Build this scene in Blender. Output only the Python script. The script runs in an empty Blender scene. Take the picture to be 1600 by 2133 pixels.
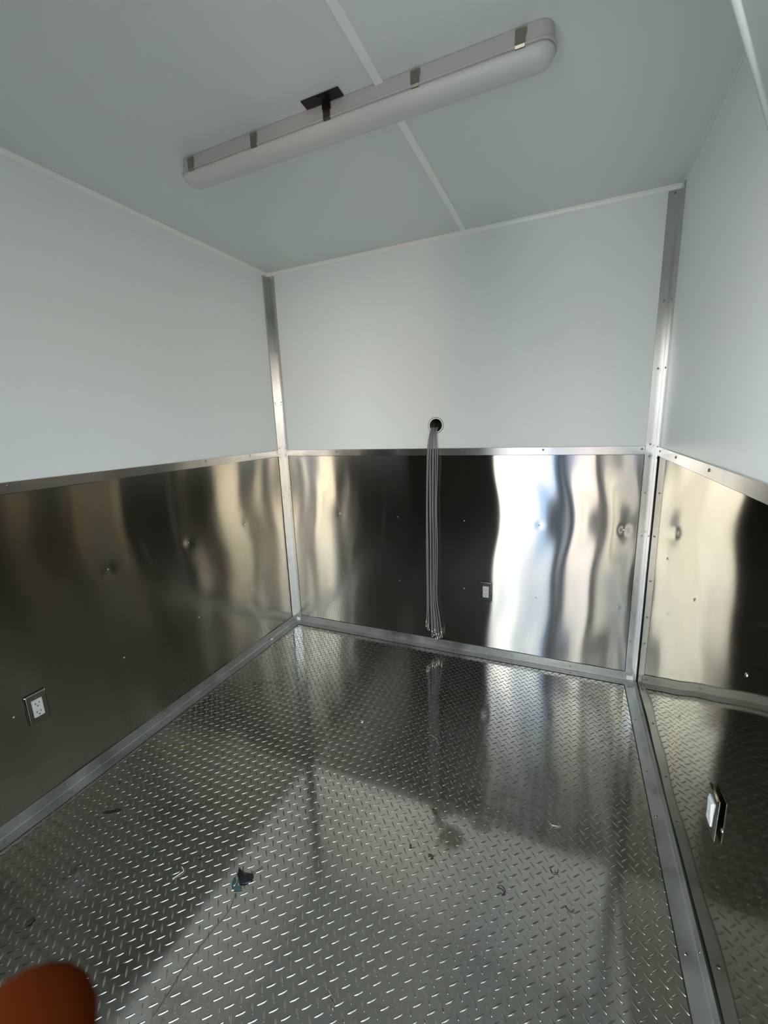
import bpy, bmesh, math, random
from mathutils import Vector, Matrix, noise
R = random.Random(7)
S = bpy.context.scene
COL = S.collection
PI = math.pi

# ------------------------------------------------------------------ camera
W, H = 2.119, 2.286            # trailer inside width and height
CAM = Vector((1.7433, -2.3032, 1.3670))
yaw, pitch, roll = 0.41696, -0.20770, -0.03735
fw = Vector((-math.sin(yaw)*math.cos(pitch), math.cos(yaw)*math.cos(pitch), math.sin(pitch)))
rt = Vector((math.cos(yaw), math.sin(yaw), 0)); up = rt.cross(fw)
r2 = math.cos(roll)*rt + math.sin(roll)*up
u2 = -math.sin(roll)*rt + math.cos(roll)*up
cd = bpy.data.cameras.new('camera')
cam = bpy.data.objects.new('camera', cd); COL.objects.link(cam)
M = Matrix((r2, u2, -fw)).transposed().to_4x4(); M.translation = CAM
cam.matrix_world = M
cd.sensor_fit = 'VERTICAL'; cd.sensor_height = 24.0
cd.lens = 873.567/2133*24
cd.clip_start = 0.004; cd.clip_end = 200
cd.dof.use_dof = True; cd.dof.focus_distance = 1.9; cd.dof.aperture_fstop = 7.0
S.camera = cam

# ------------------------------------------------------------------ view + world (daylight outside the open rear doorway, strength invented per direction to light the room)
S.view_settings.view_transform = 'Standard'; S.view_settings.look = 'None'
S.view_settings.exposure = 0.0; S.view_settings.gamma = 1.0
S.view_settings.use_curve_mapping = False
S.cycles.max_bounces = 14; S.cycles.glossy_bounces = 12; S.cycles.diffuse_bounces = 7
S.cycles.caustics_reflective = True
S.cycles.sample_clamp_indirect = 6.0
S.cycles.use_denoising = True

world = bpy.data.worlds.new('daylight'); S.world = world; world.use_nodes = True
nt = world.node_tree; N = nt.nodes; L = nt.links; N.clear()
def nd(tree, t, **k):
    n = tree.nodes.new(t)
    for a, b in k.items(): setattr(n, a, b)
    return n
def ramp(tree, stops, interp='LINEAR'):
    r = nd(tree, 'ShaderNodeValToRGB'); cr = r.color_ramp; cr.interpolation = interp
    while len(cr.elements) > 1: cr.elements.remove(cr.elements[-1])
    for i, (p, c) in enumerate(stops):
        e = cr.elements[0] if i == 0 else cr.elements.new(p)
        e.position = p; e.color = (*c, 1)
    return r
tc = nd(nt, 'ShaderNodeTexCoord'); sx = nd(nt, 'ShaderNodeSeparateXYZ'); L.new(tc.outputs['Generated'], sx.inputs[0])
at = nd(nt, 'ShaderNodeMath', operation='ARCTAN2')       # azimuth seen out of the doorway
ng = nd(nt, 'ShaderNodeMath', operation='MULTIPLY'); ng.inputs[1].default_value = -1; L.new(sx.outputs[1], ng.inputs[0])
L.new(sx.outputs[0], at.inputs[0]); L.new(ng.outputs[0], at.inputs[1])
mr = nd(nt, 'ShaderNodeMapRange'); mr.inputs[1].default_value = -1.2; mr.inputs[2].default_value = 1.2; L.new(at.outputs[0], mr.inputs[0])
def az(a): return (a+1.2)/2.4
center = [(az(-.20), (.26,.25,.225)), (az(-.135), (.42,.40,.345)), (az(-.118), (.205,.198,.20)), (az(-.072), (.180,.185,.20)), (az(-.060), (.075,.12,.19)), (az(-.038), (.055,.095,.16)), (az(-.030), (.030,.036,.05)), (az(.012), (.035,.036,.042)), (az(.028), (.21,.18,.168)),  # outdoor colours shaped for the stripes mirrored in the steel
          (az(.055), (.27,.215,.18)), (az(.07), (.11,.092,.085)), (az(.085), (.25,.215,.18)), (az(.15), (.27,.235,.19))]
gr = ramp(nt, [(0.0, (1.0,.95,.88)), (az(-.45), (1.0,.97,.92))] + center + [(az(.24), (1.0,.94,.86)), (az(.50), (1.0,.92,.82)), (az(.60), (.52,.44,.37)), (1.0, (.52,.44,.36))])  # azimuths outside the mirrored centre raised to brighten the walls
gl_ = ramp(nt, [(0.0, (.09,.085,.075)), (az(-.45), (.09,.085,.075))] + center + [(az(.24), (.09,.08,.068)), (az(.50), (.09,.078,.065)), (az(.60), (.12,.10,.08)), (1.0, (.12,.10,.08))])
L.new(mr.outputs[0], gl_.inputs[0])
el = nd(nt, 'ShaderNodeMapRange', interpolation_type='SMOOTHSTEP'); el.inputs[1].default_value = -.30; el.inputs[2].default_value = -.05; L.new(sx.outputs[2], el.inputs[0])
gmx = nd(nt, 'ShaderNodeMix', data_type='RGBA'); L.new(el.outputs[0], gmx.inputs[0]); L.new(gl_.outputs[0], gmx.inputs[6]); L.new(gr.outputs[0], gmx.inputs[7])
L.new(mr.outputs[0], gr.inputs[0])
sk = ramp(nt, [(0.0, (.93,.95,.92)), (.35, (.74,.82,.88)), (1.0, (.45,.60,.85))]); L.new(sx.outputs[2], sk.inputs[0])
hz = nd(nt, 'ShaderNodeMapRange', interpolation_type='SMOOTHSTEP'); hz.inputs[1].default_value = .06; hz.inputs[2].default_value = .26; L.new(sx.outputs[2], hz.inputs[0])
mx = nd(nt, 'ShaderNodeMix', data_type='RGBA'); L.new(hz.outputs[0], mx.inputs[0]); L.new(gmx.outputs[2], mx.inputs[6]); sf = ramp(nt, [(0.0, (1,1,1)), (az(-.40), (1,1,1)), (az(-.21), (.80,.78,.74)), (az(-.135), (1.15,1.08,.92)), (az(-.115), (.38,.385,.42)), (az(-.072), (.34,.35,.39)), (az(-.060), (.16,.21,.28)), (az(-.038), (.13,.17,.24)), (az(-.030), (.07,.08,.09)), (az(.012), (.08,.08,.085)), (az(.03), (.42,.38,.36)), (az(.16), (.50,.47,.45)), (az(.30), (1,1,1))]); L.new(mr.outputs[0], sf.inputs[0])
skm = nd(nt, 'ShaderNodeMix', data_type='RGBA', blend_type='MULTIPLY'); skm.inputs[0].default_value = 1
L.new(sk.outputs[0], skm.inputs[6]); L.new(sf.outputs[0], skm.inputs[7]); L.new(skm.outputs[2], mx.inputs[7])
bg = nd(nt, 'ShaderNodeBackground'); bg.inputs[1].default_value = 15.8; L.new(mx.outputs[2], bg.inputs[0])
wo = nd(nt, 'ShaderNodeOutputWorld'); L.new(bg.outputs[0], wo.inputs[0])

DX0, DX1, DZ1, DY = 1.03, 2.085, 2.06, -2.42           # rear doorway
pl = bpy.data.lights.new('doorway_portal', 'AREA'); pl.shape = 'RECTANGLE'
pl.size = DX1-DX0; pl.size_y = DZ1; pl.cycles.is_portal = True
po = bpy.data.objects.new('doorway_portal', pl); COL.objects.link(po)
po.location = ((DX0+DX1)/2, DY-.03, DZ1/2); po.rotation_euler = (PI/2, 0, 0)

# ------------------------------------------------------------------ helpers
def mat(name, col=(.5,.5,.5), rough=.5, metal=0.0, **kw):
    m = bpy.data.materials.new(name); m.use_nodes = True
    b = m.node_tree.nodes['Principled BSDF']
    b.inputs['Base Color'].default_value = (*col, 1); b.inputs['Roughness'].default_value = rough
    b.inputs['Metallic'].default_value = metal
    for k, v in kw.items(): b.inputs[k].default_value = v
    return m
def P(m): return m.node_tree.nodes['Principled BSDF']
def noise_node(m, scale, detail=3, vec_scale=(1,1,1), rough=.5):
    t = m.node_tree
    tc = nd(t, 'ShaderNodeTexCoord'); mp = nd(t, 'ShaderNodeMapping'); mp.inputs['Scale'].default_value = vec_scale
    n = nd(t, 'ShaderNodeTexNoise'); n.inputs['Scale'].default_value = scale; n.inputs['Detail'].default_value = detail; n.inputs['Roughness'].default_value = rough
    t.links.new(tc.outputs['Object'], mp.inputs[0]); t.links.new(mp.outputs[0], n.inputs['Vector'])
    return n
def bump(m, src, strength, dist):
    t = m.node_tree; b = nd(t, 'ShaderNodeBump'); b.inputs['Strength'].default_value = strength; b.inputs['Distance'].default_value = dist
    t.links.new(src, b.inputs['Height']); t.links.new(b.outputs[0], P(m).inputs['Normal']); return b
def vary(m, src, lo, hi, a, b, inp):
    t = m.node_tree; r = nd(t, 'ShaderNodeMapRange')
    r.inputs[1].default_value = a; r.inputs[2].default_value = b; r.inputs[3].default_value = lo; r.inputs[4].default_value = hi
    t.links.new(src, r.inputs[0]); t.links.new(r.outputs[0], P(m).inputs[inp]); return r
def varycol(m, src, stops):
    r = ramp(m.node_tree, stops); m.node_tree.links.new(src, r.inputs[0]); m.node_tree.links.new(r.outputs[0], P(m).inputs['Base Color']); return r

def mesh_obj(name, bm, m, parent=None, smooth=False, bevel=0):
    if bevel:
        pass
    me = bpy.data.meshes.new(name); bm.normal_update(); bm.to_mesh(me); bm.free()
    if isinstance(m, (list, tuple)):
        for q in m: me.materials.append(q)
    elif m: me.materials.append(m)
    if smooth:
        for p in me.polygons: p.use_smooth = True
    o = bpy.data.objects.new(name, me); COL.objects.link(o)
    if parent: o.parent = parent
    if bevel:
        b = o.modifiers.new('bevel', 'BEVEL'); b.width = bevel; b.segments = 2; b.limit_method = 'ANGLE'
        for p in me.polygons: p.use_smooth = True
        b.harden_normals = True
    return o
def tag(o, label=None, cat=None, group=None, kind=None):
    if label: o['label'] = label
    if cat: o['category'] = cat
    if group: o['group'] = group
    if kind: o['kind'] = kind
    return o
def empty(name, loc=(0,0,0)):
    o = bpy.data.objects.new(name, None); COL.objects.link(o); o.location = loc; o.empty_display_size = .05
    return o
def box(bm, x0, x1, y0, y1, z0, z1):
    v = [bm.verts.new((x, y, z)) for z in (z0, z1) for y in (y0, y1) for x in (x0, x1)]
    for f in ((0,2,3,1), (4,5,7,6), (0,1,5,4), (2,6,7,3), (0,4,6,2), (1,3,7,5)): bm.faces.new([v[i] for i in f])
def boxm(*a):
    bm = bmesh.new(); box(bm, *a); return bm
def prism(bm, prof, a, b, ax):
    """extrude a closed 2-D profile along axis ax from a to b"""
    def pt(p, t):
        return {'x': (t, p[0], p[1]), 'y': (p[0], t, p[1]), 'z': (p[0], p[1], t)}[ax]
    A = [bm.verts.new(pt(p, a)) for p in prof]; B = [bm.verts.new(pt(p, b)) for p in prof]; n = len(prof)
    for i in range(n): bm.faces.new((A[i], A[(i+1)%n], B[(i+1)%n], B[i]))
    bm.faces.new(A[::-1]); bm.faces.new(B)
    bmesh.ops.recalc_face_normals(bm, faces=bm.faces[:])
def tube(bm, pts, r, seg=8, cap=True):
    """round tube along points; r a number or a list"""
    pts = [Vector(p) for p in pts]; n = len(pts); rr = r if isinstance(r, (list, tuple)) else [r]*n
    t = (pts[1]-pts[0]).normalized(); ref = Vector((0,0,1)) if abs(t.z) < .9 else Vector((1,0,0))
    u = t.cross(ref).normalized(); rings = []
    for i, p in enumerate(pts):
        a = pts[max(i-1,0)]; b = pts[min(i+1,n-1)]; t = (b-a).normalized()
        u = (u - t*u.dot(t)).normalized(); w = t.cross(u)
        rings.append([bm.verts.new(p + rr[i]*(math.cos(2*PI*k/seg)*u + math.sin(2*PI*k/seg)*w)) for k in range(seg)])
    for A, B in zip(rings, rings[1:]):
        for k in range(seg): bm.faces.new((A[k], A[(k+1)%seg], B[(k+1)%seg], B[k]))
    if cap: bm.faces.new(rings[0][::-1]); bm.faces.new(rings[-1])
def smooth_path(pts, n=8):
    pts = [Vector(p) for p in pts]; out = []
    for i in range(len(pts)-1):
        p0 = pts[max(i-1,0)]; p1 = pts[i]; p2 = pts[i+1]; p3 = pts[min(i+2,len(pts)-1)]
        for k in range(n):
            t = k/n
            out.append(.5*((2*p1)+(p2-p0)*t+(2*p0-5*p1+4*p2-p3)*t*t+(3*p1-p0-3*p2+p3)*t**3))
    out.append(pts[-1]); return out
def lathe(bm, prof, seg=32, closed=False):
    """profile of (radius, height) about local z"""
    rings = [[bm.verts.new((r*math.cos(2*PI*k/seg), r*math.sin(2*PI*k/seg), h)) for k in range(seg)] for r, h in prof]
    pr = list(zip(rings, rings[1:])) + ([(rings[-1], rings[0])] if closed else [])
    for A, B in pr:
        for k in range(seg): bm.faces.new((A[k], A[(k+1)%seg], B[(k+1)%seg], B[k]))
    if not closed:
        if prof[0][0] > 1e-6: bm.faces.new(rings[0][::-1])
        if prof[-1][0] > 1e-6: bm.faces.new(rings[-1])
    bmesh.ops.remove_doubles(bm, verts=bm.verts[:], dist=1e-6)
    bmesh.ops.recalc_face_normals(bm, faces=bm.faces[:])

# ------------------------------------------------------------------ materials
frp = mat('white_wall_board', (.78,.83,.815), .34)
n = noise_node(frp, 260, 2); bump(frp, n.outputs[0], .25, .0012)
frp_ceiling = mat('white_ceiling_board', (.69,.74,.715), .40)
n = noise_node(frp_ceiling, 230, 2); bump(frp_ceiling, n.outputs[0], .3, .0012)
vinyl = mat('white_vinyl_trim', (.86,.87,.83), .25)
alu = mat('mill_aluminium', (.52,.52,.505), .24, 1.0)
n = noise_node(alu, 5, 3, (1,1,1)); vary(alu, n.outputs[0], .18, .27, .3, .7, 'Roughness')
alu_floor = mat('dull_mill_aluminium', (.50,.51,.51), .36, .9)
n = noise_node(alu_floor, 9, 5); vary(alu_floor, n.outputs[0], .28, .52, .3, .7, 'Roughness')
varycol(alu_floor, n.outputs[0], [(.25, (.33,.33,.31)), (.5, (.45,.455,.44)), (.8, (.52,.52,.51))])
rivet_m = mat('rivet_steel', (.26,.26,.25), .25, 1.0)
def sheet_steel(name, col, across, along):
    # brushed sheet: 'across' = blur sideways, 'along' = blur up and down
    m = bpy.data.materials.new(name); m.use_nodes = True; t = m.node_tree; t.nodes.remove(t.nodes['Principled BSDF'])
    gl = nd(t, 'ShaderNodeBsdfAnisotropic'); gl.inputs['Color'].default_value = (*col, 1)
    gl.inputs['Roughness'].default_value = (across*along)**.25; gl.inputs['Anisotropy'].default_value = 1-math.sqrt(across/along)
    tg = nd(t, 'ShaderNodeTangent', direction_type='UV_MAP', uv_map='UVMap'); t.links.new(tg.outputs[0], gl.inputs['Tangent'])
    t.links.new(gl.outputs[0], t.nodes['Material Output'].inputs[0]); return m
steel_back = sheet_steel('brushed_stainless_far', (.43,.415,.385), .004, .10)
steel_left = sheet_steel('brushed_stainless_left', (.40,.38,.325), .010, .06)
steel_right = sheet_steel('brushed_stainless_right', (.46,.435,.38), .003, .003)
plate = mat('diamond_plate_aluminium', (.42,.415,.385), .09, .96)
n = noise_node(plate, 5.5, 6, rough=.62); vary(plate, n.outputs[0], .07, .13, .35, .7, 'Roughness')
n3 = noise_node(plate, 2.6, 7, rough=.7)
varycol(plate, n3.outputs[0], [(.30, (.26,.245,.20)), (.42, (.41,.405,.37)), (.6, (.45,.445,.415))])
def stain(m, x, y, r, col, rough_to, seed):
    # a dried spot with a ragged outline on the plate
    t = m.node_tree; b = P(m)
    tc = nd(t, 'ShaderNodeTexCoord'); vm = nd(t, 'ShaderNodeVectorMath', operation='DISTANCE'); vm.inputs[1].default_value = (x, y, 0)
    t.links.new(tc.outputs['Object'], vm.inputs[0])
    nz = noise_node(m, 38, 4); ad = nd(t, 'ShaderNodeMath', operation='MULTIPLY_ADD'); ad.inputs[1].default_value = r*1.6; t.links.new(nz.outputs[0], ad.inputs[0]); t.links.new(vm.outputs['Value'], ad.inputs[2])
    mr_ = nd(t, 'ShaderNodeMapRange'); mr_.inputs[1].default_value = r*1.45; mr_.inputs[2].default_value = r*2.1; mr_.inputs[3].default_value = .7; mr_.inputs[4].default_value = 0; t.links.new(ad.outputs[0], mr_.inputs[0])
    mx_ = nd(t, 'ShaderNodeMix', data_type='RGBA'); src = b.inputs['Base Color'].links[0].from_socket
    t.links.new(mr_.outputs[0], mx_.inputs[0]); t.links.new(src, mx_.inputs[6]); mx_.inputs[7].default_value = (*col, 1); t.links.new(mx_.outputs[2], b.inputs['Base Color'])
    m2 = nd(t, 'ShaderNodeMix', data_type='FLOAT'); src = b.inputs['Roughness'].links[0].from_socket
    t.links.new(mr_.outputs[0], m2.inputs[0]); t.links.new(src, m2.inputs[2]); m2.inputs[3].default_value = rough_to; t.links.new(m2.outputs[0], b.inputs['Roughness'])
stain(plate, 1.446, -1.177, .040, (.17,.14,.095), .4, 1)
stain(plate, 1.400, -1.075, .030, (.20,.17,.12), .35, 2)
stain(plate, .405, -1.764, .038, (.42,.43,.41), .45, 3)
stain(plate, 1.53, -1.09, .030, (.22,.20,.15), .35, 4)
tread_m = mat('diamond_tread_aluminium', (.29,.285,.26), .28, 1.0)
black_m = mat('black_plastic', (.008,.008,.008), .35)
dark_m = mat('dark_void', (.004,.004,.004), .9)
white_pl = mat('white_device_plastic', (.62,.64,.62), .35)
plate_m = mat('outlet_plate_steel', (.38,.375,.345), .09, 1.0)
lamp_base_m = mat('grey_white_housing', (.50,.48,.475), .5)
lamp_lens_m = mat('frosted_white_lens', (.56,.57,.545), .38)
clip_m = mat('clip_steel', (.30,.28,.23), .30, 1.0)
cable_m = mat('grey_vinyl_cable', (.21,.20,.205), .32)
hook_m = mat('chrome_end', (.60,.60,.58), .18, 1.0)
rear_m = mat('dark_brown_rear_panel', (.030,.024,.016), .5)
outer_m = mat('exterior_skin', (.45,.45,.45), .5)

# ------------------------------------------------------------------ setting
Y1 = DY
def structure(name, bm, m, label, **k):
    o = mesh_obj(name, bm, m, **k); tag(o, label, 'floor' if name=='floor' else 'ceiling' if name=='ceiling' else 'trim' if name.startswith('trim') else 'wall', kind='structure'); return o

# diamond plate floor: sheet and raised bars in one mesh
def floor_mesh():
    bm = bmesh.new(); box(bm, 0, W, Y1, 0, -.03, 0)
    p = .03512; x0 = 1.1612 % p; y0 = -1.6110 % p
    nb = 10; prof = []
    HL, HB, HT = .0137, .0025, .0015
    # outline of a pointed oval bar with a flat raised crest
    ring0 = [(math.cos(2*PI*k/nb)*HL, math.sin(2*PI*k/nb)*HB*(1 - .25*abs(math.cos(2*PI*k/nb)))) for k in range(nb)]
    ring1 = [(a*.93, b*.62) for a, b in ring0]; ring2 = [(a*.74, b*.10) for a, b in ring0]
    me_v = []; me_f = []
    def bar(cx, cy, ang):
        c, s = math.cos(ang), math.sin(ang); b0 = len(me_v)
        for ring, z in ((ring0, 0.0), (ring1, HT*.72), (ring2, HT)):
            for a, b in ring: me_v.append((cx + a*c - b*s, cy + a*s + b*c, z))
        for r in range(2):
            for k in range(nb):
                i = b0 + r*nb + k; j = b0 + r*nb + (k+1) % nb
                me_f.append((i, j, j+nb, i+nb))
        me_f.append(tuple(range(b0+2*nb, b0+3*nb)))
    ix = int((W-.05)/p)+2; iy = int(2.42/p)+2
    for i in range(-1, ix+1):
        for j in range(-iy, 1):
            for (ox, oy, a) in ((0, 0, PI/4), (p*.51, p*.54, -PI/4)):
                x = x0 + i*p + ox; y = y0 - p + j*p + oy
                if .012 < x < W-.012 and Y1+.012 < y < -.012: bar(x, y, a + R.uniform(-.03, .03))
    me = bpy.data.meshes.new('floor'); bm.to_mesh(me); bm.free()
    n0 = len(me.vertices); vs = [tuple(v.co) for v in me.vertices] + me_v
    fs = [tuple(f.vertices) for f in me.polygons] + [tuple(i+n0 for i in f) for f in me_f]
    nf0 = len(me.polygons)
    me2 = bpy.data.meshes.new('floor'); me2.from_pydata(vs, [], fs); me2.materials.append(plate); me2.materials.append(tread_m)
    for i, pgn in enumerate(me2.polygons): pgn.use_smooth = i >= nf0; pgn.material_index = 1 if i >= nf0 else 0
    me2.update()
    o = bpy.data.objects.new('floor', me2); COL.objects.link(o)
    tag(o, 'raised diamond-tread aluminium plate floor of the trailer', 'floor', kind='structure'); return o
floor = floor_mesh()

T = .05
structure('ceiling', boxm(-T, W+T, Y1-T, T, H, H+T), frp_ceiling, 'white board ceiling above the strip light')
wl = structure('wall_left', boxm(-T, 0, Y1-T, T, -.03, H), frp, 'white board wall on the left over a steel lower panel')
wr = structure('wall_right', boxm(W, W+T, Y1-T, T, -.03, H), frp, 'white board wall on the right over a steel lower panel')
# back wall with a round cable hole
HX, HZ, HR = 1.058, 1.347, .0385
bm = bmesh.new()
outer = [bm.verts.new((x, 0, z)) for x, z in ((0,-.03), (W,-.03), (W,H), (0,H))]
inner = [bm.verts.new((HX+HR*math.cos(2*PI*k/40), 0, HZ+HR*math.sin(2*PI*k/40))) for k in range(40)]
ed = [bm.edges.new((outer[i], outer[(i+1)%4])) for i in range(4)] + [bm.edges.new((inner[i], inner[(i+1)%40])) for i in range(40)]
bmesh.ops.triangle_fill(bm, use_beauty=True, edges=ed)
ret = bmesh.ops.extrude_face_region(bm, geom=bm.faces[:])
bmesh.ops.translate(bm, verts=[g for g in ret['geom'] if isinstance(g, bmesh.types.BMVert)], vec=(0, T, 0))
bmesh.ops.recalc_face_normals(bm, faces=bm.faces[:])
wb = structure('wall_back', bm, frp, 'white far end wall with a round cable hole over a steel lower panel')
bm = bmesh.new(); lathe(bm, [(.045, .0), (.045, .16), (.0, .16)], 32)
# rear wall with the doorway the camera looks in through
bm = bmesh.new(); box(bm, DX0, DX1, Y1-T, Y1, DZ1, H); box(bm, DX1, W, Y1-T, Y1, 0, H)
wq = structure('wall_rear', bm, frp, 'white rear wall around the open doorway')
o = mesh_obj('side_panel', boxm(0, DX0, Y1-T, Y1+.002, -.03, H-.001), rear_m, wq)
o['label'] = 'dark brown panel beside the doorway'
dm = bmesh.new(); box(dm, DX0-.0, DX0+.03, Y1-T-.01, Y1+.004, 0, DZ1); box(dm, DX0, DX1, Y1-T-.01, Y1+.004, DZ1-.03, DZ1); box(dm, DX1-.02, DX1, Y1-T-.01, Y1+.004, 0, DZ1)
tag(mesh_obj('door_1', dm, alu), 'aluminium frame of the open rear doorway', 'door frame', kind='structure')
structure('trim_1', boxm(.9, W+.0, Y1-.62, Y1-T-.012, -.075, -.03), alu_floor, 'aluminium step plate outside the rear doorway')

# ------------------------------------------------------------------ rivets
bm = bmesh.new(); lathe(bm, [(.0046, 0), (.0045, .0007), (.0036, .0019), (.0020, .0026), (.0, .0028)], 14)
riv_me = bpy.data.meshes.new('rivet'); bm.to_mesh(riv_me); bm.free(); riv_me.materials.append(rivet_m)
for p in riv_me.polygons: p.use_smooth = True
riv_bright = riv_me.copy(); riv_bright.materials.clear(); riv_bright.materials.append(mat('bright_rivet_steel', (.62,.62,.60), .18, 1.0))
RX = {'left': (0, PI/2, 0), 'right': (0, -PI/2, 0), 'back': (PI/2, 0, 0), 'floor': (0, 0, 0)}
def rivet(parent, side, a, b, off=.002, s=1.0, me=None):
    s *= 1.12
    o = bpy.data.objects.new('rivet', me or riv_me); COL.objects.link(o); o.parent = parent
    o.rotation_euler = RX[side]; o.scale = (s, s, s)
    o.location = {'left': (off, a, b), 'right': (W-off, a, b), 'back': (a, -off, b), 'floor': (a, b, off)}[side]
    return o

# ------------------------------------------------------------------ stainless lower panels: real, slightly oil-canned sheets
def panel(name, parent, side, a0, a1, z0, z1, f, label, steel, res=.008):
    na = int((a1-a0)/res); nz = 90
    vs = []; fs = []
    for j in range(nz+1):
        z = z0+(z1-z0)*j/nz
        for i in range(na+1):
            a = a0+(a1-a0)*i/na; d = .0018 + f(a, z)
            vs.append({'left': (d, a, z), 'right': (W-d, a, z), 'back': (a, -d, z)}[side])
    for j in range(nz):
        for i in range(na):
            q = j*(na+1)+i; c = (q, q+1, q+na+2, q+na+1)
            fs.append(c if side in ('back', 'right') else c[::-1])
    me = bpy.data.meshes.new(name); me.from_pydata(vs, [], fs)
    uv = me.uv_layers.new(name='UVMap')
    for l in me.loops:
        v = vs[l.vertex_index]; uv.data[l.index].uv = ((v[0] if side == 'back' else v[1]), v[2])
    me.materials.append(steel)
    for p in me.polygons: p.use_smooth = True
    me.update()
    o = bpy.data.objects.new(name, me); COL.objects.link(o); o.parent = parent; o['label'] = label
    return o
def g(a, z, ca, cz, s): return math.exp(-((a-ca)**2+(z-cz)**2)/(2*s*s))
def wob(z, ph): return .035*math.sin(5.1*z+ph) + .018*math.sin(11.7*z+1.7*ph)
def fb(x, z):
    w = wob(z, .6)
    d = .0007*math.sin(2*PI*(x+w)/.41) + .00035*math.sin(2*PI*(x+1.3*w)/.17+.8)*(.3+.7*min(1, max(0, x-1.1)))
    d += .0006*math.sin(2*PI*(x-.5*w)/.83+1.1)
    for rx, rz, k in ((2.013,.810,.0011), (1.620,.810,.0005), (.411,.810,.0005), (2.013,.402,.0007), (1.220,.810,.0003)):
        d -= k*g(x, z, rx, rz, .013)
    return d + .0018
def fl(y, z):
    w = wob(z, 2.1)*1.3
    d = .0016*math.sin(2*PI*(y+w)/.62+.4) + .0005*math.sin(2*PI*(y+.8*w)/.23)
    for ry, rz, k in ((-1.242,.812,.0022), (-.828,.812,.0013), (-.418,.812,.0005), (-.418,.406,.0004)):
        d -= k*g(y, z, ry, rz, .020)
    return d + .0025
def frr(y, z):
    w = wob(z, 4.0)
    d = .0010*math.sin(2*PI*(y+w)/.9+1.0) + .0003*math.sin(2*PI*(y+w)/.31)
    for ry, rz, k in ((-.848,.812,.0009), (-.438,.812,.0004)):
        d -= k*g(y, z, ry, rz, .025)
    return d + .0016
ZP0, ZP1 = .030, 1.196
pb = panel('steel_panel', wb, 'back', .012, W-.012, ZP0, ZP1, fb, 'wavy mirror-like stainless sheet on the far end wall', steel_back)
pL = panel('steel_panel', wl, 'left', Y1+.01, -.012, ZP0, ZP1, fl, 'wavy dark stainless sheet on the left wall', steel_left)
pR = panel('steel_panel', wr, 'right', Y1+.01, -.012, ZP0, ZP1, frr, 'stainless sheet on the right wall mirroring the floor', steel_right)
for x in (.411, .813, 1.220, 1.620, 2.013):
    for z in (.810, .402): rivet(pb, 'back', x, z, .0016+fb(x, z), .85, riv_bright)
for y in (-.418, -.828, -1.242, -1.65, -2.06):
    for z in (.812, .406): rivet(pL, 'left', y, z, .0016+fl(y, z), .8, riv_bright); rivet(pR, 'right', y-.02, z, .0016+frr(y-.02, z), 1.0, riv_bright)

# ------------------------------------------------------------------ metal trims
E_ = .0505
def L_prof(x, y, sx, sy, leg1, leg2, t=.002):
    return [(x, y), (x+sx*leg1, y), (x+sx*leg1, y+sy*t), (x+sx*t, y+sy*t), (x+sx*t, y+sy*leg2), (x, y+sy*leg2)]
def trim(no, bm, m, label, bev=.0007):
    o = mesh_obj('trim_%d' % no, bm, m, bevel=bev); tag(o, label, 'trim', kind='structure'); return o
def pz(prof, a, b, ax):
    bm = bmesh.new(); prism(bm, prof, a, b, ax); return bm
OFF = .0075   # the trims ride over the steel sheets
cl = trim(2, pz(L_prof(0, 0, 1, -1, E_, E_, OFF), .048, 2.266, 'z'), alu, 'aluminium corner angle between the left wall and the far end wall')
cr = trim(3, pz(L_prof(W, 0, -1, -1, E_-.003, .078, OFF), .048, 2.266, 'z'), alu, 'bright aluminium corner angle between the far end wall and the right wall')
rl = trim(4, pz([(0, 1.181), (OFF, 1.181), (OFF, 1.2195), (0, 1.2205)], Y1+.01, -E_-.001, 'y'), alu, 'aluminium rail along the top of the left steel panel')
rb = trim(5, pz([(0, 1.181), (-OFF, 1.181), (-OFF, 1.2195), (0, 1.2205)], E_+.001, W-E_+.002, 'x'), alu, 'aluminium rail along the top of the far steel panel')
rr_ = trim(6, pz([(W, 1.181), (W-OFF, 1.181), (W-OFF, 1.2195), (W, 1.2205)], Y1+.01, -.079, 'y'), alu, 'aluminium rail along the top of the right steel panel')
fl_ = trim(7, pz([(0, 0), (E_, 0), (E_, .0035), (OFF+.002, .006), (OFF, .008), (OFF, E_), (0, E_)], Y1+.01, -.001, 'y'), alu_floor, 'dull aluminium floor angle along the left wall')
fb_ = trim(8, pz([(0, 0), (-E_, 0), (-E_, .0035), (-OFF-.002, .006), (-OFF, .008), (-OFF, E_), (0, E_)], E_-.01, W-E_+.01, 'x'), alu_floor, 'dull aluminium floor angle along the far end wall')
fr_ = trim(9, pz([(W, 0), (W-E_, 0), (W-E_, .0035), (W-OFF-.002, .006), (W-OFF, .008), (W-OFF, E_), (W, E_)], Y1+.01, -.001, 'y'), alu_floor, 'aluminium floor angle along the right wall')
for y in (-1.522, -1.232, -.959, -.66, -.319, -.064, -1.85, -2.15): rivet(rl, 'left', y, 1.209, OFF)
for x in (.417, .827, 1.207, 1.625, 2.058): rivet(rb, 'back', x, 1.207, OFF)
for y in (-.12, -.429, -.849, -1.26, -1.67, -2.08): rivet(rr_, 'right', y, 1.204, OFF)
for x, z in ((.031,1.842), (.031,1.525), (.034,1.19), (.038,.965), (.035,.81)): rivet(cl, 'back', x, z, OFF, .85)
for y, z in ((-.037,1.834), (-.036,1.511), (-.036,1.233), (-.037,1.175), (-.035,.911), (-.034,.616)): rivet(cl, 'left', y, z, OFF, .85)
for x, z in ((2.095,2.254), (2.091,1.842), (2.092,1.563), (2.089,1.228), (2.09,1.173), (2.086,1.0), (2.089,.789), (2.086,.561), (2.085,.37), (2.083,.228)): rivet(cr, 'back', x, z, OFF, .85)
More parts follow.
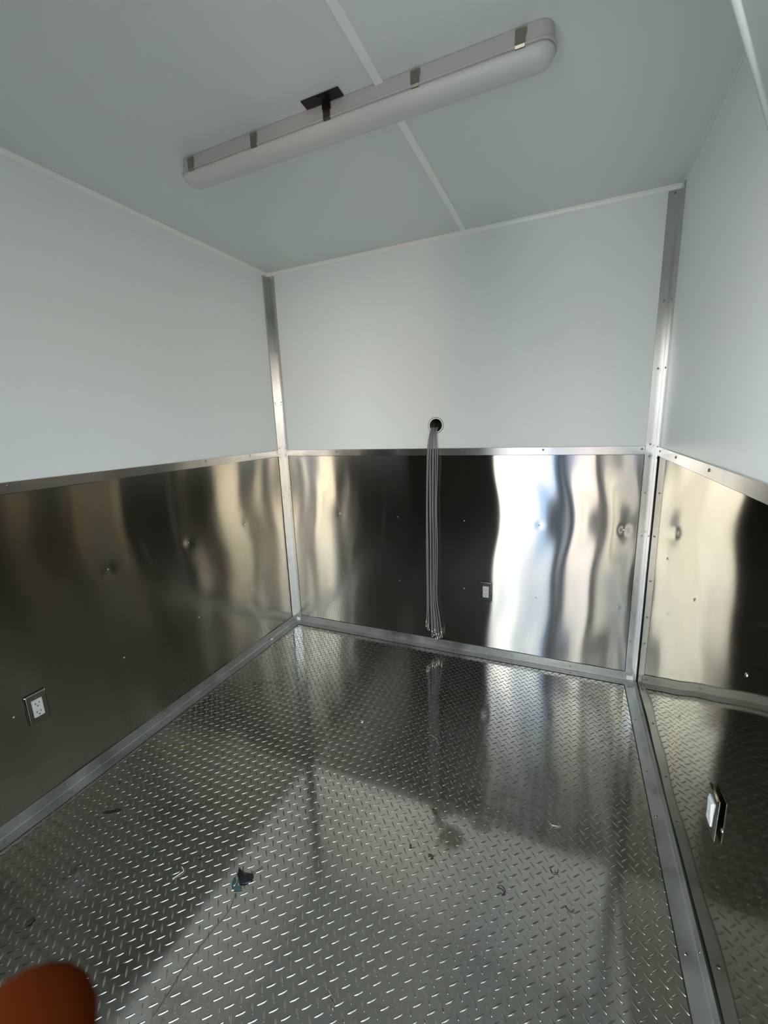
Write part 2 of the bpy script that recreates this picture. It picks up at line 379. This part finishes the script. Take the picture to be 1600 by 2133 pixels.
for y, z in ((-.052,1.837), (-.06,1.56), (-.054,1.22), (-.07,1.17), (-.05,.80)): rivet(cr, 'right', y, z, OFF, .85)
for x, z in ((.28,.034), (1.502,.030), (1.811,.028), (2.06,.028)): rivet(fb_, 'back', x, z, OFF, .8)
for x in (1.38, 1.504, 1.809, 2.03): rivet(fb_, 'floor', x, -.036, .004, .8)
for y in (-.615, -1.1, -1.542): rivet(fl_, 'left', y, .030, OFF, .8)
for x, y in ((.026,-.915), (.026,-1.226), (.031,-1.546), (.028,-1.761)): rivet(fl_, 'floor', x, y, .004)
for y in (-.069, -.328, -.642, -.845, -1.26, -1.68, -2.05): rivet(fr_, 'floor', W-.036, y, .004, 1.0)
for y in (-.307, -.417, -.839, -1.259): rivet(fr_, 'right', y, .026, OFF, .8)

gap_m = mat('gap_shadow_black', (.012,.011,.009), .6)  # dark strips stand in for the shadow gaps at trim edges
def gap_line(parent, segs):
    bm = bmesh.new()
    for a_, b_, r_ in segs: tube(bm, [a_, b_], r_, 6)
    o = mesh_obj('shadow_gap', bm, gap_m, parent, smooth=True); o['label'] = 'thin dark line standing in for the shadow gap along its edge'; return o
q5 = .0042
gap_line(cl, [((q5, -E_-.001, .05), (q5, -E_-.001, 1.18), .0026), ((E_+.0008, -q5, .05), (E_+.0008, -q5, 1.18), .0016)])
gap_line(cr, [((W-E_+.003-.0008, -q5, .05), (W-E_+.003-.0008, -q5, 1.18), .0014), ((W-q5, -.080, .05), (W-q5, -.080, 1.18), .0042)])
gap_line(rl, [((q5, Y1+.01, 1.1805), (q5, -E_, 1.1805), .0014)])
gap_line(rb, [((E_, -q5, 1.1805), (W-E_, -q5, 1.1805), .0012)])
gap_line(rr_, [((W-q5, Y1+.01, 1.1805), (W-q5, -.08, 1.1805), .0013)])
gap_line(fl_, [((q5, Y1+.01, E_+.0005), (q5, -E_, E_+.0005), .0022), ((E_+.0008, Y1+.01, .0006), (E_+.0008, -.05, .0006), .0016)])
gap_line(fb_, [((E_, -q5, E_+.0005), (W-E_, -q5, E_+.0005), .0016), ((.05, -E_-.0008, .0006), (W-.05, -E_-.0008, .0006), .0022)])
gap_line(fr_, [((W-q5, Y1+.01, E_+.0005), (W-q5, -.08, E_+.0005), .0030), ((W-E_-.0008, Y1+.01, .0006), (W-E_-.0008, -.05, .0006), .0024)])

# white ceiling mouldings (channel with two beads)
def cove(sgn_x=None):
    # (out from wall, height) profile
    return [(0, 2.268), (.004, 2.266), (.006, 2.268), (.0055, 2.2715), (.009, 2.279), (.0135, 2.2815), (.0155, 2.284), (.0145, H), (0, H)]
c = cove()
trim(10, pz([(a, z) for a, z in c], Y1+.01, -.001, 'y'), vinyl, 'white ceiling moulding along the left wall', .0005)
trim(11, pz([(-a, z) for a, z in c], .001, W-.001, 'x'), vinyl, 'white ceiling moulding along the far end wall', .0005)
trim(12, pz([(W-a*.35, H-(H-z)*.35) for a, z in c], Y1+.01, -.001, 'y'), frp_ceiling, 'pale ceiling moulding along the right wall', .0005)
bx = 1.2155
trim(13, pz([(bx-.0135, H), (bx-.0130, H-.005), (bx-.011, H-.0062), (bx+.011, H-.0062), (bx+.0130, H-.005), (bx+.0135, H)], Y1+.01, -.016, 'y'), vinyl, 'white batten strip down the middle of the ceiling', .0004)

# angled bulkhead at the upper right, its lower edge a bright strip
bs = empty('corner_bulkhead', (0, 0, 0)); tag(bs, 'pale overhead bulkhead with bright white edge strip at top right of photo', 'bulkhead')
A = Vector((1.895, -1.589)); B = Vector((2.009, -1.326)); d_ = (B-A).normalized(); A2 = A-d_*.55; tt = (W-.001-A.x)/d_.x; B2 = A+d_*tt
ZB = 1.829
bm = bmesh.new(); prism(bm, [(A2.x, A2.y), (B2.x, B2.y), (W-.001, A2.y)], ZB, H-.001, 'z'); mesh_obj('body', bm, mat('bulkhead_grey_white', (.40,.43,.41), .5), bs)
nrm = Vector((-d_.y, d_.x))
bm = bmesh.new(); tube(bm, [(A2.x, A2.y, ZB), (B2.x-.01*d_.x, B2.y-.01*d_.y, ZB)], .0042, 10); o = mesh_obj('edge_strip', bm, mat('bright_white_edge', (.86,.88,.87), .2), bs, smooth=True); o['label'] = 'bright white strip along its lower edge'

# ------------------------------------------------------------------ strip light on the ceiling
lt = empty('strip_light', (1.054, -1.006, H)); tag(lt, 'long white vapour-tight strip light with metal clips on the ceiling', 'ceiling light')
LX0, LX1, LYf, LYb = .448-1.054, 1.668-1.054, -.034, .046
def stadium(hx0, hx1, y0, y1, r, n=8):
    pts = []
    for (cx, cy, a0) in ((hx1-r, y1-r, 0), (hx0+r, y1-r, 90), (hx0+r, y0+r, 180), (hx1-r, y0+r, 270)):
        for k in range(n+1):
            a = math.radians(a0+90*k/n); pts.append((cx+r*math.cos(a), cy+r*math.sin(a)))
    return pts
def loft(bm, rings, close0=True, close1=True):
    R_ = [[bm.verts.new(p) for p in ring] for ring in rings]; n = len(R_[0])
    for A_, B_ in zip(R_, R_[1:]):
        for k in range(n): bm.faces.new((A_[k], A_[(k+1)%n], B_[(k+1)%n], B_[k]))
    if close0: bm.faces.new(R_[0][::-1])
    if close1: bm.faces.new(R_[-1])
    bmesh.ops.recalc_face_normals(bm, faces=bm.faces[:])
def ring(x0, x1, y0, y1, r, z): return [(x, y, z) for x, y in stadium(x0, x1, y0, y1, r)]
bm = bmesh.new()
loft(bm, [ring(LX0+.006, LX1-.006, LYf+.003, LYb-.003, .032, -.001), ring(LX0+.004, LX1-.004, LYf+.001, LYb-.001, .034, -.012),
          ring(LX0+.002, LX1-.002, LYf, LYb, .036, -.037), ring(LX0-.003, LX1+.003, LYf-.0035, LYb+.0035, .040, -.039), ring(LX0-.003, LX1+.003, LYf-.0035, LYb+.0035, .040, -.044)])
mesh_obj('housing', bm, lamp_base_m, lt, smooth=False, bevel=.0008)
bm = bmesh.new(); rs = []
for k in range(9):
    a = PI/2*k/8; ins = .037*(1-math.cos(a))
    rs.append(ring(LX0+.001+ins*.95, LX1-.001-ins*.95, LYf-.001+ins, LYb+.001-ins, max(.038-ins, .0012), -.0445-.031*math.sin(a)))
loft(bm, rs); mesh_obj('diffuser', bm, lamp_lens_m, lt, smooth=True)
bm = bmesh.new(); hx = .0115; yf = LYf-.0045
_clip = [(yf+.0035, -.012), (yf+.0005, -.012), (yf-.001, -.020), (yf-.0005, -.052), (yf-.002, -.060), (yf+.001, -.0675), (yf+.005, -.0690), (yf+.005, -.0675), (yf+.0022, -.0662), (yf-.0004, -.060), (yf+.0010, -.052), (yf+.0005, -.020), (yf+.0018, -.0135), (yf+.0035, -.0135)]
prism(bm, [(y_, z_*.70) for y_, z_ in _clip], -hx, hx, 'x')
box(bm, hx-.001, hx+.0035, yf-.0002, yf+.001, -.024, -.009)
clip_me = None
for i, cx in enumerate((.512, .782, 1.050, 1.321, 1.588)):
    if clip_me is None:
        o = mesh_obj('clip', bm, clip_m, lt, bevel=.0004); clip_me = o.data; o0 = o
    else:
        o = o0.copy(); COL.objects.link(o); o.parent = lt
    o.location = (cx-1.054, 0, 0); 
    rv = bpy.data.objects.new('rivet', riv_me); COL.objects.link(rv); rv.parent = o; rv.location = (0, yf-.0006, -.0155); rv.rotation_euler = (PI/2, 0, 0); rv.scale = (.42,)*3
# end gasket lip marks and mounting bracket
bm = bmesh.new(); box(bm, .985-1.054, 1.108-1.054, -.070, -.036, -.0045, -.001)
for q in (1.042, 1.060): box(bm, q-1.054-.0015, q-1.054+.0015, -.066, -.050, -.0068, -.0045)
box(bm, 1.038-1.054, 1.064-1.054, -.068, LYf-.006, -.009, -.0046); box(bm, 1.038-1.054, 1.064-1.054, LYf-.008, LYf-.0055, -.022, -.004)
o = mesh_obj('mounting_bracket', bm, black_m, lt, bevel=.0006); o['label'] = 'black ceiling bracket behind the middle clip'

# ------------------------------------------------------------------ cable hole grommet and hanging cables
gm = bmesh.new()
lathe(gm, [(.0345, -.10), (.0345, -.002), (.0358, .0022), (.0385, .0032), (.0415, .0028), (.0424, .0005), (.0383, .0002), (.0383, -.10)], 48, closed=True)
go = mesh_obj('cable_grommet', gm, vinyl, smooth=True); go.location = (HX, 0, HZ); go.rotation_euler = (PI/2, 0, 0)
tag(go, 'round white-rimmed cable hole in the far end wall', 'grommet')
bm = bmesh.new(); lathe(bm, [(.0425, .0), (.0440, .0012), (.0446, .0)], 40)
o = mesh_obj('shadow_ring', bm, black_m, go, smooth=True); o['label'] = 'thin black outer ring standing in for the rim shadow'  # black ring drawn in place of the shadow line around the rim
bm = bmesh.new(); lathe(bm, [(.0344, -.099), (.0344, -.006), (.0336, -.006), (.0336, -.099)], 40, closed=True); mesh_obj('hole_shade_lining', bm, dark_m, go)  # near-black lining and backing paint in the darkness inside the hole
bm = bmesh.new(); lathe(bm, [(.0, -.1005), (.0344, -.1005), (.0344, -.0985), (.0, -.0985)], 40); mesh_obj('hole_shade_backing', bm, dark_m, go)
cab = [ # x at hole, x at rail, x mid, x low, end x, end z, depth
 (1.036, 1.018, 1.008, 1.004, .996, .135, .040), (1.041, 1.026, 1.016, 1.013, 1.010, .118, .047), (1.046, 1.033, 1.028, 1.024, 1.030, .100, .038),
 (1.051, 1.040, 1.036, 1.033, 1.036, .085, .052), (1.056, 1.050, 1.046, 1.040, 1.048, .092, .044), (1.060, 1.058, 1.052, 1.046, 1.062, .072, .054),
 (1.066, 1.066, 1.060, 1.052, 1.072, .066, .041), (1.071, 1.076, 1.068, 1.062, 1.088, .080, .036)]
labs = ['leftmost grey cable of the bundle hanging from the wall hole, ending highest'] + ['grey vinyl cable in the middle of the bundle hanging from the wall hole']*5 + \
       ['grey cable of the hanging bundle whose metal end reaches lowest', 'rightmost grey cable of the bundle hanging from the wall hole']
for i, (xa, xb_, xc, xd, xe, ze, dp) in enumerate(cab):
    wv = R.uniform(-.002, .002)
    hz_ = HZ-.020 - .006*math.cos((xa-HX)*60)
    zo = (i % 2)*.0075; pts = [(xa, .085, HZ-.024+zo), (xa, .01, HZ-.023+zo), (xa, -.014-zo*.6, HZ-.022+zo), (xa-.002, -dp*.75, HZ-.042), ((xa+xb_)/2, -dp, 1.25), (xb_, -dp, 1.15), (xc+wv, -dp+.003, .9), (xc-wv, -dp, .65), (xd, -dp+.004, .35), ((xd+xe)/2, -dp+.006, .22), (xe, -dp+.004, ze+.035)]
    bm = bmesh.new(); tube(bm, smooth_path(pts, 6), .0033, 10); c_ = mesh_obj('hanging_cable', bm, cable_m, smooth=True)
    tag(c_, labs[i], 'cable', 'grey cables hanging from the wall hole')
    ex, ey = xe, -dp+.004
    bm = bmesh.new(); tube(bm, [(ex, ey, ze+.040), (ex, ey, ze+.037), (ex, ey, ze+.020), (ex+.001, ey, ze+.017)], [.0046, .0052, .0052, .003], 12)
    bm2 = []
    pr_ = [(ex+.0055*math.cos(a)+.001, ey+.002*math.sin(3*a+i), ze+.0085+.010*math.sin(a)) for a in [2*PI*k/14+PI/2+.2 for k in range(14)]]
    tube(bm, pr_, .0016, 7)
    mesh_obj('snap_hook', bm, hook_m, c_, smooth=True)['label'] = 'small metal hook on its end'

# ------------------------------------------------------------------ outlets
def outlet(name, side, a, z, label, kind, cat):
    e = empty(name); tag(e, label, cat)
    hw, hh = .0345, .057
    bm = bmesh.new(); loft(bm, [[(x, y, 0.0) for x, y in stadium(-hw, hw, -hh, hh, .002, 3)], [(x, y, .0012) for x, y in stadium(-hw, hw, -hh, hh, .002, 3)], [(x, y, .0050) for x, y in stadium(-hw+.0045, hw-.0045, -hh+.0045, hh-.0045, .002, 3)]])
    mesh_obj('cover_plate', bm, plate_m, e, bevel=.0005)
    bw, bh = .0165, .0335
    bm = bmesh.new(); loft(bm, [[(x, y, zz) for x, y in stadium(-bw, bw, -bh, bh, .002, 3)] for zz in (.0046, .0072)])
    dv = mesh_obj('receptacle' if kind == 'outlet' else 'rocker', bm, white_pl, e, bevel=.0006)
    if kind == 'outlet':
        bm = bmesh.new()
        for s in (1, -1):
            cy = s*.0165
            for (x0, hl) in ((-.0063, .0042), (.0063, .0034)): box(bm, x0-.0011, x0+.0011, cy+.002-hl, cy+.002+hl, .0070, .0075)
            ring_ = [(.0026*math.cos(2*PI*k/10), cy-.0085+.0026*math.sin(2*PI*k/10)) for k in range(10)]
            loft(bm, [[(x, y, .0070) for x, y in ring_], [(x, y, .0075) for x, y in ring_]])
        mesh_obj('slots', bm, black_m, dv)
        bm = bmesh.new(); box(bm, -.006, .006, .0005, .0032, .0071, .0081); box(bm, -.006, .006, -.0034, -.0007, .0071, .0081); mesh_obj('test_buttons', bm, white_pl, dv, bevel=.0003)
    else:
        bm = bmesh.new(); prism(bm, [(-.028, .0071), (.0, .0086), (.028, .0098), (.028, .0070), (-.028, .0070)], -.0125, .0125, 'x'); mesh_obj('paddle', bm, white_pl, dv, bevel=.0005)
    for s in (1, -1):
        rv = bpy.data.objects.new('screw', riv_me); COL.objects.link(rv); rv.parent = e; rv.location = (0, s*.0415, .0046); rv.scale = (.6,)*3
    if side == 'left': m3 = Matrix(((0,0,1), (1,0,0), (0,1,0))); loc = (.0085, a, z)
    elif side == 'right': m3 = Matrix(((0,0,-1), (-1,0,0), (0,1,0))); loc = (W-.0080, a, z)
    else: m3 = Matrix(((1,0,0), (0,0,-1), (0,1,0))); loc = (a, -.0075, z)
    e.matrix_world = Matrix.Translation(loc) @ m3.to_4x4()
outlet('wall_outlet', 'left', -1.581, .400, 'white power outlet in a square-cornered steel plate on the left steel panel', 'outlet', 'outlet')
outlet('wall_outlet', 'back', 1.348, .4015, 'small power outlet in a chrome plate on the far steel panel', 'outlet', 'outlet')
outlet('wall_switch', 'right', -1.2135, .411, 'blank white rocker in a steel plate on the right steel panel', 'switch', 'switch')

# ------------------------------------------------------------------ debris on the floor
ZF = .0018
def blob(name, x, y, r, h, m, label, cat, seed, group=None, flat=.6):
    rr = random.Random(seed); bm = bmesh.new()
    bmesh.ops.create_icosphere(bm, subdivisions=3, radius=1)
    for v in bm.verts:
        k = 1+.35*noise.noise(v.co*1.7+Vector((seed*3.1, 0, 0)))+.2*noise.noise(v.co*4+Vector((0, seed, 0)))
        v.co = Vector((v.co.x*r*k, v.co.y*r*k*flat, (v.co.z*.5+.5)*h*k))
    mn = min(v.co.z for v in bm.verts)
    for v in bm.verts: v.co.z -= mn
    o = mesh_obj(name, bm, m, smooth=True); o.location = (x, y, ZF-.0004); o.rotation_euler = (0, 0, rr.uniform(0, 6)); tag(o, label, cat, group); return o
def curl(name, pts, r, m, label, cat, group=None):
    bm = bmesh.new(); tube(bm, smooth_path(pts, 7), r, 7); o = mesh_obj(name, bm, m, smooth=True); tag(o, label, cat, group); return o
chip_m = mat('white_chip', (.72,.71,.62), .6); brown_m = mat('brown_dirt', (.06,.045,.03), .9); foil_m = mat('bright_shaving', (.75,.75,.73), .25, 1.0)
teal_m = mat('teal_plastic_film', (.035,.075,.07), .25, 0, Alpha=1.0)
# black triangular plastic shard with a curled pale edge and a teal tail
sh = empty('plastic_shard', (.88, -1.545, ZF)); tag(sh, 'black triangular plastic shard with a teal tail on the floor', 'plastic scrap')
def shell(bm, pts, h, t):
    top = [bm.verts.new((x, y, z+h)) for x, y, z in pts]; bot = [bm.verts.new((x, y, z)) for x, y, z in pts]; n = len(pts)
    for k in range(n): bm.faces.new((bot[k], bot[(k+1)%n], top[(k+1)%n], top[k]))
    ct = bm.verts.new((sum(p[0] for p in pts)/n, sum(p[1] for p in pts)/n, pts[0][2]+h+t))
    for k in range(n): bm.faces.new((top[k], top[(k+1)%n], ct))
    bm.faces.new(bot[::-1])
bm = bmesh.new()
shell(bm, [(-.033, .022, 0), (-.020, .018, 0), (-.004, .016, 0), (.012, .020, 0), (.026, .022, 0), (.030, .012, 0), (.033, .002, 0), (.025, -.006, 0), (.014, -.012, 0), (.004, -.016, 0), (-.006, -.010, 0), (-.016, -.002, 0), (-.026, .012, 0)], .004, .005)
mesh_obj('shard_body', bm, black_m, sh, bevel=.0006)
bm = bmesh.new(); tube(bm, smooth_path([(-.030, .012, .004), (-.021, .0, .006), (-.011, -.009, .007), (-.006, -.020, .004), (-.008, -.028, .002)], 5), .0014, 7); o = mesh_obj('curled_edge', bm, foil_m, sh, smooth=True); o['label'] = 'pale curled edge'
bm = bmesh.new(); shell(bm, [(-.026, -.006, 0), (-.016, -.012, 0), (.000, -.022, 0), (.016, -.020, 0), (.022, -.026, 0), (.004, -.036, 0), (-.010, -.034, 0), (-.022, -.022, 0)], .0012, .001); o = mesh_obj('teal_tail', bm, teal_m, sh); o['label'] = 'teal tail'
bm = bmesh.new(); tube(bm, smooth_path([(.016, .020, .002), (.028, .040, .001), (.036, .054, .001)], 4), .0008, 6); mesh_obj('whisker', bm, black_m, sh, smooth=True)
curl('thin_wire', [(.890, -1.585, ZF), (.905, -1.63, ZF), (.899, -1.673, ZF), (.893, -1.74, ZF), (.891, -1.779, ZF), (.896, -1.82, ZF), (.899, -1.88, ZF)], .0005, mat('dark_wire', (.03,.03,.025), .5), 'thin dark wire lying on the floor below the black shard', 'wire')
curl('dark_twig', [(.232, -1.558, ZF+.001), (.252, -1.545, ZF+.002), (.285, -1.520, ZF+.001)], [.0012]*5+[.0022]*5+[.0022]*4+[.0010]*1, black_m, 'dark twig-like sliver on the floor near the left wall', 'sliver')
blob('white_chip', .018, -.300, .010, .012, chip_m, 'white crumb lying on the left floor angle near the corner', 'crumb', 3).location.z = .0035
blob('white_chip', .92, -.785, .008, .004, chip_m, 'white chip in the dark middle of the floor', 'crumb', 4)
blob('yellow_crumb', .239, -1.207, .0055, .004, mat('yellow_crumb', (.6,.52,.25), .7), 'pale yellow crumb on the floor near the left wall', 'crumb', 5)
curl('metal_shaving', [(1.235, -.752, ZF), (1.255, -.757, ZF+.003), (1.272, -.765, ZF+.002), (1.282, -.785, ZF)], .0013, foil_m, 'bright curved metal shaving under the hanging cables', 'shaving')
curl('metal_shaving', [(1.262, -1.668, ZF), (1.276, -1.678, ZF+.003), (1.290, -1.684, ZF+.003), (1.292, -1.697, ZF)], .0010, foil_m, 'bright metal shaving at the bottom edge of the photo', 'shaving')
curl('metal_shaving', [(1.745, -1.005, ZF), (1.760, -1.01, ZF+.002), (1.782, -1.002, ZF)], .0009, foil_m, 'pale shaving on the floor by the right floor angle', 'shaving')
curl('white_thread', [(.672, -1.590, ZF), (.690, -1.598, ZF+.002), (.684, -1.612, ZF+.001), (.676, -1.628, ZF)], .0011, chip_m, 'curled white thread left of the black shard', 'thread')
curl('dark_curl', [(1.612, -1.276, ZF), (1.626, -1.272, ZF+.004), (1.636, -1.282, ZF+.003), (1.628, -1.292, ZF)], .0015, black_m, 'dark curl on the bright part of the floor', 'curl')
curl('dark_curl', [(1.755, -1.160, ZF), (1.762, -1.172, ZF+.001), (1.775, -1.168, ZF+.001), (1.778, -1.155, ZF)], .0009, black_m, 'small U-shaped dark curl on the floor at right', 'curl')
curl('dark_curl', [(1.800, -1.255, ZF), (1.812, -1.264, ZF+.001), (1.822, -1.256, ZF+.001)], .0009, black_m, 'thin dark curl between the U-shaped curl and the right floor angle', 'curl')
blob('dirt_clump', 1.366, -1.104, .010, .003, brown_m, 'small brown dirt clump above the dark oval clump', 'dirt', 11)
blob('dirt_clump', 1.402, -1.262, .009, .003, brown_m, 'brown dirt clump left of the dark floor curl', 'dirt', 12)
blob('dirt_clump', .390, -1.867, .011, .004, brown_m, 'brown dirt clump on the dark floor above the orange fingertip', 'dirt', 13)
blob('dirt_clump', .162, -1.442, .006, .003, brown_m, 'tiny dark dirt speck by the left floor angle', 'dirt', 14)
blob('dirt_clump', .703, -1.545, .007, .003, brown_m, 'tiny brown dirt speck left of the black shard', 'dirt', 15)
blob('dirt_clump', 1.330, -1.255, .006, .002, brown_m, 'dark oval clump on the lit floor below the cables', 'dirt', 16)

# ------------------------------------------------------------------ photographer in the doorway (seen in the steel; fingertip at lower left)
person = empty('person', (1.700, -2.70, -.03)); tag(person, 'person taking the photo in a blue shirt, fingertip at lower left corner', 'person')
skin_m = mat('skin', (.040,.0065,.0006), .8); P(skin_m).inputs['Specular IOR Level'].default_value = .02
shirt_m = mat('blue_shirt', (.32,.52,.85), .8); trouser_m = mat('dark_trousers', (.035,.04,.06), .85)
hair_m = mat('dark_hair', (.02,.015,.01), .6); shoe_m = mat('dark_shoes', (.02,.02,.02), .6)
def skinned(name, nodes, edges, m, parent, sub=2, root=0):
    me = bpy.data.meshes.new(name); me.from_pydata([q[:3] for q in nodes], edges, []); me.materials.append(m)
    o = bpy.data.objects.new(name, me); COL.objects.link(o); o.parent = parent
    s = o.modifiers.new('skin', 'SKIN'); s.use_smooth_shade = True
    sv = me.skin_vertices[0].data
    for i, q in enumerate(nodes):
        r = q[3]; r = r if isinstance(r, tuple) else (r, r)
        sv[i].radius = r; sv[i].use_root = (i in (root if isinstance(root, (list, tuple)) else [root]))
    ss = o.modifiers.new('sub', 'SUBSURF'); ss.levels = sub; ss.render_levels = sub
    return o
# points are relative to the person's base on the step; camera in that frame:
cr_ = CAM - Vector((1.700, -2.70, -.03))
def camp(px, py, dist):      # a place in front of the lens in the person's frame
    return cr_ + (fw + r2*(px-800)/873.567 + u2*(1066.5-py)/873.567)*dist
tip = camp(66, 2086, .060)
lx = cr_
nodes = []; edges = []
def add(x, y, z, r, p=None):
    nodes.append((x, y, z, r)); i = len(nodes)-1
    if p is not None: edges.append((p, i))
    return i
pel = add(0, 0, .95, .13); bel = add(0, .0, 1.10, .12, pel); che = add(0, .01, 1.30, (.15, .11), bel); nk0 = add(0, .0, 1.45, .075, che); nk1 = add(0, .015, 1.51, .064, nk0)
hd0 = add(0, .035, 1.565, (.074, .088), nk1); hd1 = add(0, .030, 1.64, (.092, .112), hd0); hd2 = add(0, .015, 1.715, (.092, .108), hd1); hd3 = add(0, .01, 1.765, (.06, .07), hd2)
for s in (-1, 1):
    hp = add(s*.085, 0, .88, .085, pel); kn = add(s*.095, .02, .48, .058, hp); an = add(s*.10, -.01, .09, .038, kn); ft = add(s*.105, .12, .03, .035, an)
# right arm holds the phone
sr = add(.15, 0, 1.40, .058, che); er = add(.235, .12, 1.16, .042, sr); wrr = add(.150, .300, 1.27, .027, er); par = add(.125, .335, 1.30, (.032, .020), wrr)
# left arm steadies it, forefinger pokes in front of the lens
sl = add(-.15, 0, 1.40, .058, che); el = add(-.22, .14, 1.14, .042, sl); hl = camp(-110, 3050, .064)
wl_ = add(hl.x-.035, hl.y-.045, hl.z-.075, .028, el); pa = add(hl.x, hl.y, hl.z, (.030, .020), wl_)
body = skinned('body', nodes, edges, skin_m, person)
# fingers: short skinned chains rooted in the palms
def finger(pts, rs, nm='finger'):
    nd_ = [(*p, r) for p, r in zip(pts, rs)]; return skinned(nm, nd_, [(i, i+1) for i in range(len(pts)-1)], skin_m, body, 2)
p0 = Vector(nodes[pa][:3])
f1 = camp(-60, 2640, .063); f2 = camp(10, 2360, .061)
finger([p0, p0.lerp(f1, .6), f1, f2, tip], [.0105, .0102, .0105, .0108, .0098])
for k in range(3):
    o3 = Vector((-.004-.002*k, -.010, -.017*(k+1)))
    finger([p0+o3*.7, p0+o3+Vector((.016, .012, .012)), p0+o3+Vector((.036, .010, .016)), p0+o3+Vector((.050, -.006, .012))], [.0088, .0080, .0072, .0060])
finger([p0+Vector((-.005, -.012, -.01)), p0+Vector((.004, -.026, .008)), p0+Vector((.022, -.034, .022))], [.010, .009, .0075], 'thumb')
q0 = Vector(nodes[par][:3])
for k in range(4):
    o3 = Vector((0, .004, .020-.019*k))
    finger([q0+o3*.8, q0+o3+Vector((-.012, .026, .004)), q0+o3+Vector((-.030, .030, .006)), q0+o3+Vector((-.046, .022, .006))], [.0088, .0080, .0074, .0062])
finger([q0+Vector((0, -.012, 0)), q0+Vector((-.008, -.020, .022)), q0+Vector((-.026, -.022, .040))], [.010, .009, .0075], 'thumb')
# clothing
sn = []; se = []
def a2(x, y, z, r, p=None):
    sn.append((x, y, z, r)); i = len(sn)-1
    if p is not None: se.append((p, i))
    return i
a0_ = a2(0, 0, .80, (.20, .17)); a_ = a2(0, 0, .92, (.20, .17), a0_); b_ = a2(0, 0, 1.10, .180, a_); c_ = a2(0, .01, 1.30, (.20, .14), b_); d2 = a2(0, 0, 1.42, (.15, .115), c_); d3 = a2(0, .004, 1.485, (.085, .085), d2)
for s, eb, wr_ in ((1, er, wrr), (-1, el, wl_)):
    q = a2(s*.165, 0, 1.395, .086, c_); e2 = Vector(nodes[eb][:3]); q2 = a2(e2.x, e2.y, e2.z, .058, q); w2 = Vector(nodes[wr_][:3]).lerp(e2, .35); a2(w2.x, w2.y, w2.z, .044, q2)
skinned('shirt', sn, se, shirt_m, person)
tn = [(0, 0, .72, (.175, .12)), (0, 0, .84, (.185, .15)), (0, 0, .98, (.17, .14)), (-.085, 0, .88, .105), (-.095, .02, .48, .080), (-.10, -.01, .10, .064), (.085, 0, .88, .105), (.095, .02, .48, .080), (.10, -.01, .10, .064)]
skinned('trousers', tn, [(0,1), (1,2), (3,4), (4,5), (6,7), (7,8)], trouser_m, person, root=[0, 3, 6])
for s in (-1, 1): skinned('shoe', [(s*.10, -.05, .045, .040), (s*.103, .05, .042, .043), (s*.107, .15, .035, .036)], [(0,1), (1,2)], shoe_m, person)
skinned('hair', [(0, -.045, 1.64, (.088, .075)), (0, -.02, 1.735, (.098, .10)), (0, .02, 1.785, (.088, .10)), (0, .065, 1.775, (.06, .05))], [(0,1), (1,2), (2,3)], hair_m, person)
eye_m = mat('eye_white', (.6,.6,.58), .2); lip_m = mat('lips', (.06,.008,.004), .5)
def ball(name, x, y, z, rx, ry, rz, m, par):
    bm = bmesh.new(); bmesh.ops.create_uvsphere(bm, u_segments=14, v_segments=10, radius=1)
    for v in bm.verts: v.co = Vector((v.co.x*rx+x, v.co.y*ry+y, v.co.z*rz+z))
    return mesh_obj(name, bm, m, par, smooth=True)
for s in (-1, 1):
    e_ = ball('eye', s*.030, .110, 1.655, .013, .010, .009, eye_m, body); ball('pupil', s*.030, .1185, 1.655, .0055, .003, .0055, black_m, e_)
    ball('ear', s*.080, .02, 1.645, .010, .018, .030, skin_m, body)
ball('nose', 0, .125, 1.628, .012, .016, .022, skin_m, body); ball('mouth', 0, .112, 1.588, .022, .008, .006, lip_m, body)
# phone: its lens is the camera, so the slab sits just behind it
ph = empty('smartphone'); tag(ph, 'dark smartphone held up by the person taking the photo', 'phone')
ph.matrix_world = Matrix.Translation(CAM) @ M.to_3x3().to_4x4()
bm = bmesh.new(); loft(bm, [[(x, y, .006) for x, y in stadium(-.020, .052, -.128, .018, .010, 5)], [(x, y, .014) for x, y in stadium(-.020, .052, -.128, .018, .010, 5)]])
mesh_obj('phone_body', bm, black_m, ph, bevel=.001)
bm = bmesh.new(); loft(bm, [[(x, y, .0140) for x, y in stadium(-.018, .050, -.126, .016, .008, 5)], [(x, y, .0143) for x, y in stadium(-.018, .050, -.126, .016, .008, 5)]])
mesh_obj('screen', bm, mat('phone_glass', (.02,.02,.025), .05), ph)
